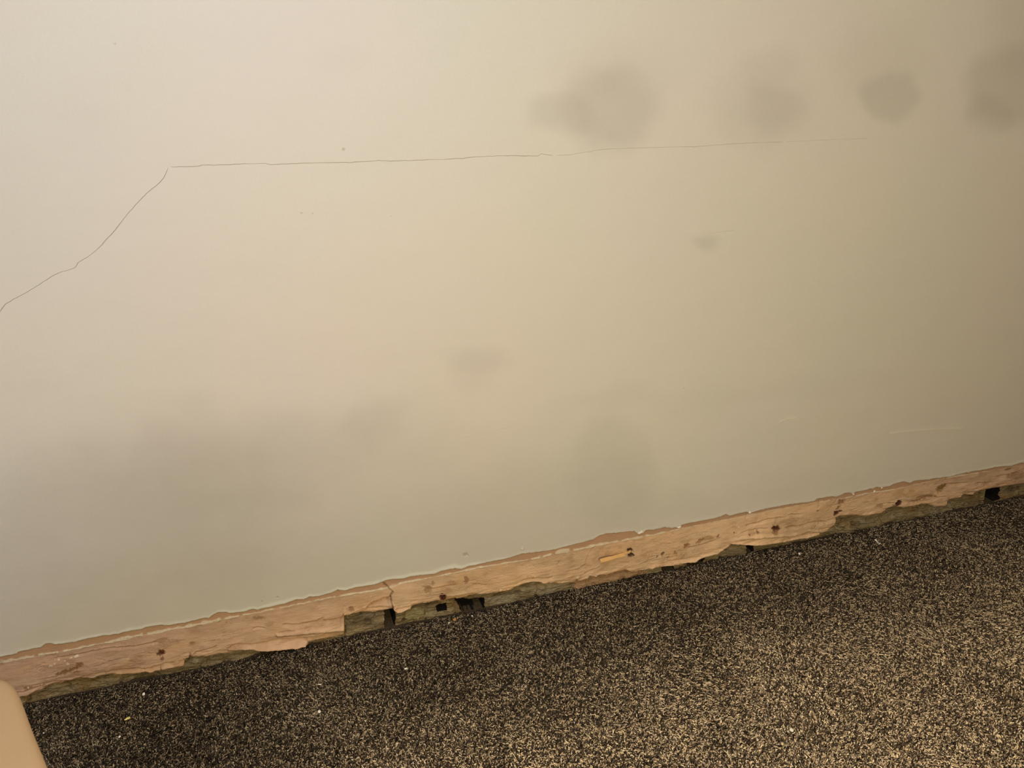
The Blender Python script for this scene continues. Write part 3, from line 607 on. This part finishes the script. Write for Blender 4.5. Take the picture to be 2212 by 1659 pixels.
# rusty fixings
M_rust = material('rust', .85, color=S((92, 42, 20)), noise=(900, .4), bump=[(900, .8, .0008, (1, 1, 1))])
M_rust_dark = material('dark_rust', .7, color=S((54, 24, 14)), noise=(900, .4), bump=[(900, .6, .0006, (1, 1, 1))], spec=.5)
def fixing(name, px, py, r, out, label, slot=True, lean=(0, 0)):
    wx, wz = wall_pt(px, py); root = bpy.data.objects.new(name, None); COL.objects.link(root); root.empty_display_size = .01
    root.location = (wx, 0.004, wz); root.rotation_euler = (lean[0], 0, lean[1]); tag(root, label, 'nail' if 'nail' in name else 'screw')
    def lathe(nm, prof, mat, seg=14):
        v = []; f = []
        for k, (rad, dpt) in enumerate(prof):
            for j in range(seg):
                a_ = 2 * math.pi * j / seg; w_ = 1 + .10 * math.sin(3 * a_ + px) + .05 * math.sin(7 * a_); v.append((rad * w_ * math.cos(a_), -dpt, rad * w_ * math.sin(a_)))
        for k in range(len(prof) - 1):
            for j in range(seg): a_, b_ = k * seg + j, k * seg + (j + 1) % seg; f.append((a_, b_, b_ + seg, a_ + seg))
        f.append(tuple((len(prof) - 1) * seg + j for j in range(seg))); f.append(tuple(range(seg))[::-1])
        me = bpy.data.meshes.new(nm); me.from_pydata(v, [], f); me.materials.append(mat); me.polygons.foreach_set('use_smooth', [True] * len(f))
        o = bpy.data.objects.new(nm, me); COL.objects.link(o); o.parent = root; return o
    lathe('shank', [(r * .45, -.020), (r * .5, out - .002)], M_rust_dark, 10)
    if slot: lathe('head', [(r * .5, out - .0035), (r * .95, out - .0018), (r, out - .0004), (r * .9, out + .0006), (r * .5, out + .0010), (r * .42, out + .0002), (r * .1, out)], M_rust)
    else: lathe('head', [(r * .5, out - .003), (r, out - .0014), (r * 1.05, out), (r * .7, out + .0012), (r * .15, out + .0016)], M_rust)
fixing('rusty_nail', 350, 1408, .0042, .005, 'rusty nail head with brown streak below it near the left end of the strip', False)
fixing('rusty_screw', 957, 1290, .0050, .008, 'dark red rusty screw at the broken plaster edge left of centre', True, (.2, .3))
fixing('rusty_screw', 1675, 1140, .0042, .005, 'rusty brown screw sunk in flaking plaster above the curled lip', True, (-.2, .2))
fixing('rusty_nail', 1809, 1106, .0036, .004, 'small bent rusty nail in a dark hole between the lip and the rubble', False, (.3, -.4))
fixing('rusty_nail', 1941, 1087, .0040, .005, 'dark rusty nail in the notch of the plaster edge at the far right', False, (.1, .2))

# wooden sliver poking out of its plug hole
M_wood = material('splintered_wood', .6, color=S((236, 190, 122)), noise=(60, .12), bump=[(60, .5, .001, (.15, 1, 3))])
def sliver():
    a_, b_ = np.array(wall_pt(1296, 1211, -.016)), np.array(wall_pt(1366, 1192)); root = bpy.data.objects.new('wooden_sliver', None); COL.objects.link(root); root.empty_display_size = .02
    root.location = (b_[0], 0.002, b_[1]); tag(root, 'splintered yellow wooden sliver sticking out of a plug hole in the bare plaster', 'wood splinter')
    def strip(nm, s0, s1, w0, w1, y0, y1, th, mat, seg=14):
        v = []; f = []
        for k in range(seg + 1):
            q_ = k / seg; s_ = s0 + (s1 - s0) * q_; p = b_ + (a_ - b_) * s_ - b_; w_ = (w0 + (w1 - w0) * q_) * (1 + .16 * math.sin(9 * q_ + 1)); y_ = y0 + (y1 - y0) * q_
            for yo, zo in ((0, w_ / 2), (-w_ * .35 - th, w_ * .42), (-w_ * .45 - th, -w_ * .3), (0, -w_ / 2)): v.append((p[0], y_ + yo, p[1] + zo))
        for k in range(seg):
            for j in range(4): c_, d_ = k * 4 + j, k * 4 + (j + 1) % 4; f.append((c_, d_, d_ + 4, c_ + 4))
        f += [(3, 2, 1, 0), tuple(seg * 4 + j for j in range(4))]
        me = bpy.data.meshes.new(nm); me.from_pydata(v, [], f); me.validate(); me.materials.append(mat); o = bpy.data.objects.new(nm, me); COL.objects.link(o); o.parent = root
    strip('splinter', .26, 1.0, .0045, .0060, -.0035, -.015, .007, M_wood); strip('plug_stub', -.02, .27, .0042, .0040, .006, -.004, .002, M_wood, 6)
sliver()

# ------------------------------------------------------------------ footstool at the lower left
M_hide = material('tan_upholstery', .6, color=S((194, 158, 116)), spec=.35, noise=(500, .03), bump=[(700, .2, .0006, (1, 1, 1)), (14, .3, .003, (1, 1, 1))])
M_dark = material('stained_wood', .6, color=S((60, 42, 28)), noise=(40, .2))
def footstool():
    zt = .42
    edge = [(103, 1659), (70, 1580), (45, 1510), (33, 1484), (25, 1475.5), (14, 1469.5), (0, 1467)]
    w = [np.array(floor_pt(px, py, zt - .012)) for px, py in edge]
    sd = (w[0] - w[2]) / np.linalg.norm(w[0] - w[2]); lt = np.array([sd[1], -sd[0]]); lt = lt if lt[0] < 0 else -lt
    L, D = .62, .50; p_ne = w[3]; out = []
    out.append(w[2] + sd * (L - .03)); 
    front = w[2] + sd * L
    cs = [front + lt * .04, front + lt * (D - .04), front + lt * D - sd * .04, w[6] + lt * (D - .02) + sd * .03, w[6] + lt * (D - .06) - sd * .01]
    poly = [w[0] + sd * .25, front - sd * .012 + lt * .008] + cs + [w[6] + lt * .06 - sd * .006, w[6] + lt * .02 - sd * .006] + w[::-1][0:7]
    P_ = np.array(poly)
    # resample and soften, keeping the traced corner
    Lc = np.concatenate([[0], np.cumsum(np.hypot(*np.diff(np.vstack([P_, P_[:1]]), axis=0).T))]); tt = np.linspace(0, Lc[-1], 161)[:-1]
    R = np.stack([np.interp(tt, Lc, np.append(P_[:, 0], P_[0, 0])), np.interp(tt, Lc, np.append(P_[:, 1], P_[0, 1]))], 1)
    for _ in range(2): R = (np.roll(R, 1, 0) + R * 2 + np.roll(R, -1, 0)) / 4
    c0 = R.mean(0); root = bpy.data.objects.new('footstool', None); COL.objects.link(root); root.location = (c0[0], c0[1], 0)
    tag(root, 'smooth tan padded footstool with a rounded corner at the lower left beside the stripped wall', 'footstool')
    R = R - c0; nn = len(R); tg = np.roll(R, -1, 0) - np.roll(R, 1, 0); nr = np.stack([tg[:, 1], -tg[:, 0]], 1); nr /= np.linalg.norm(nr, axis=1)[:, None]
    if (nr * R).sum() < 0: nr = -nr
    def loft(nm, prof, mat, cap=True, k=0.0):
        v = []; f = []
        for inset, z in prof:
            p = R - nr * inset
            v += [(a_, b_, z) for a_, b_ in p]
        m_ = len(prof)
        last = R - nr * prof[-1][0]
        for s_ in (.85, .65, .4, .15):
            zz = prof[-1][1] + k * (1 - s_)
            v += [(a_ * s_, b_ * s_, zz) for a_, b_ in last]; m_ += 1
        for r in range(m_ - 1):
            for j in range(nn): a_, b_ = r * nn + j, r * nn + (j + 1) % nn; f.append((a_, b_, b_ + nn, a_ + nn))
        f.append(tuple((m_ - 1) * nn + j for j in range(nn))); f.append(tuple(range(nn))[::-1])
        me = bpy.data.meshes.new(nm); me.from_pydata(v, [], f); me.validate(); me.materials.append(mat); me.polygons.foreach_set('use_smooth', [True] * len(me.polygons))
        o = bpy.data.objects.new(nm, me); COL.objects.link(o); o.parent = root; return o
    loft('cushion', [(.012, .30), (.002, .305), (0, .315), (0, zt - .014), (.0015, zt - .008), (.006, zt - .003), (.012, zt - .0005), (.022, zt)], M_hide, k=.006)
    loft('base', [(.015, .06), (.012, .064), (.012, .298), (.016, .302)], M_hide)
    for sx in (-.17, .17):
        for sy in (-.20, .20):
            sgx, sgy = sx * (-lt[0]) - sy * sd[0], sx * (-lt[1]) - sy * sd[1]
            v = []; f = []
            for k, (r_, z) in enumerate([(.014, .0005), (.016, .005), (.022, .058), (.022, .066)]):
                v += [(sgx + r_ * math.cos(a_ * math.pi / 8), sgy + r_ * math.sin(a_ * math.pi / 8), z) for a_ in range(16)]
            for k in range(3):
                for j in range(16): a_, b_ = k * 16 + j, k * 16 + (j + 1) % 16; f.append((a_, b_, b_ + 16, a_ + 16))
            f += [tuple(range(16))[::-1], tuple(48 + j for j in range(16))]
            me = bpy.data.meshes.new('foot'); me.from_pydata(v, [], f); me.materials.append(M_dark); o = bpy.data.objects.new('foot', me); COL.objects.link(o); o.parent = root
footstool()
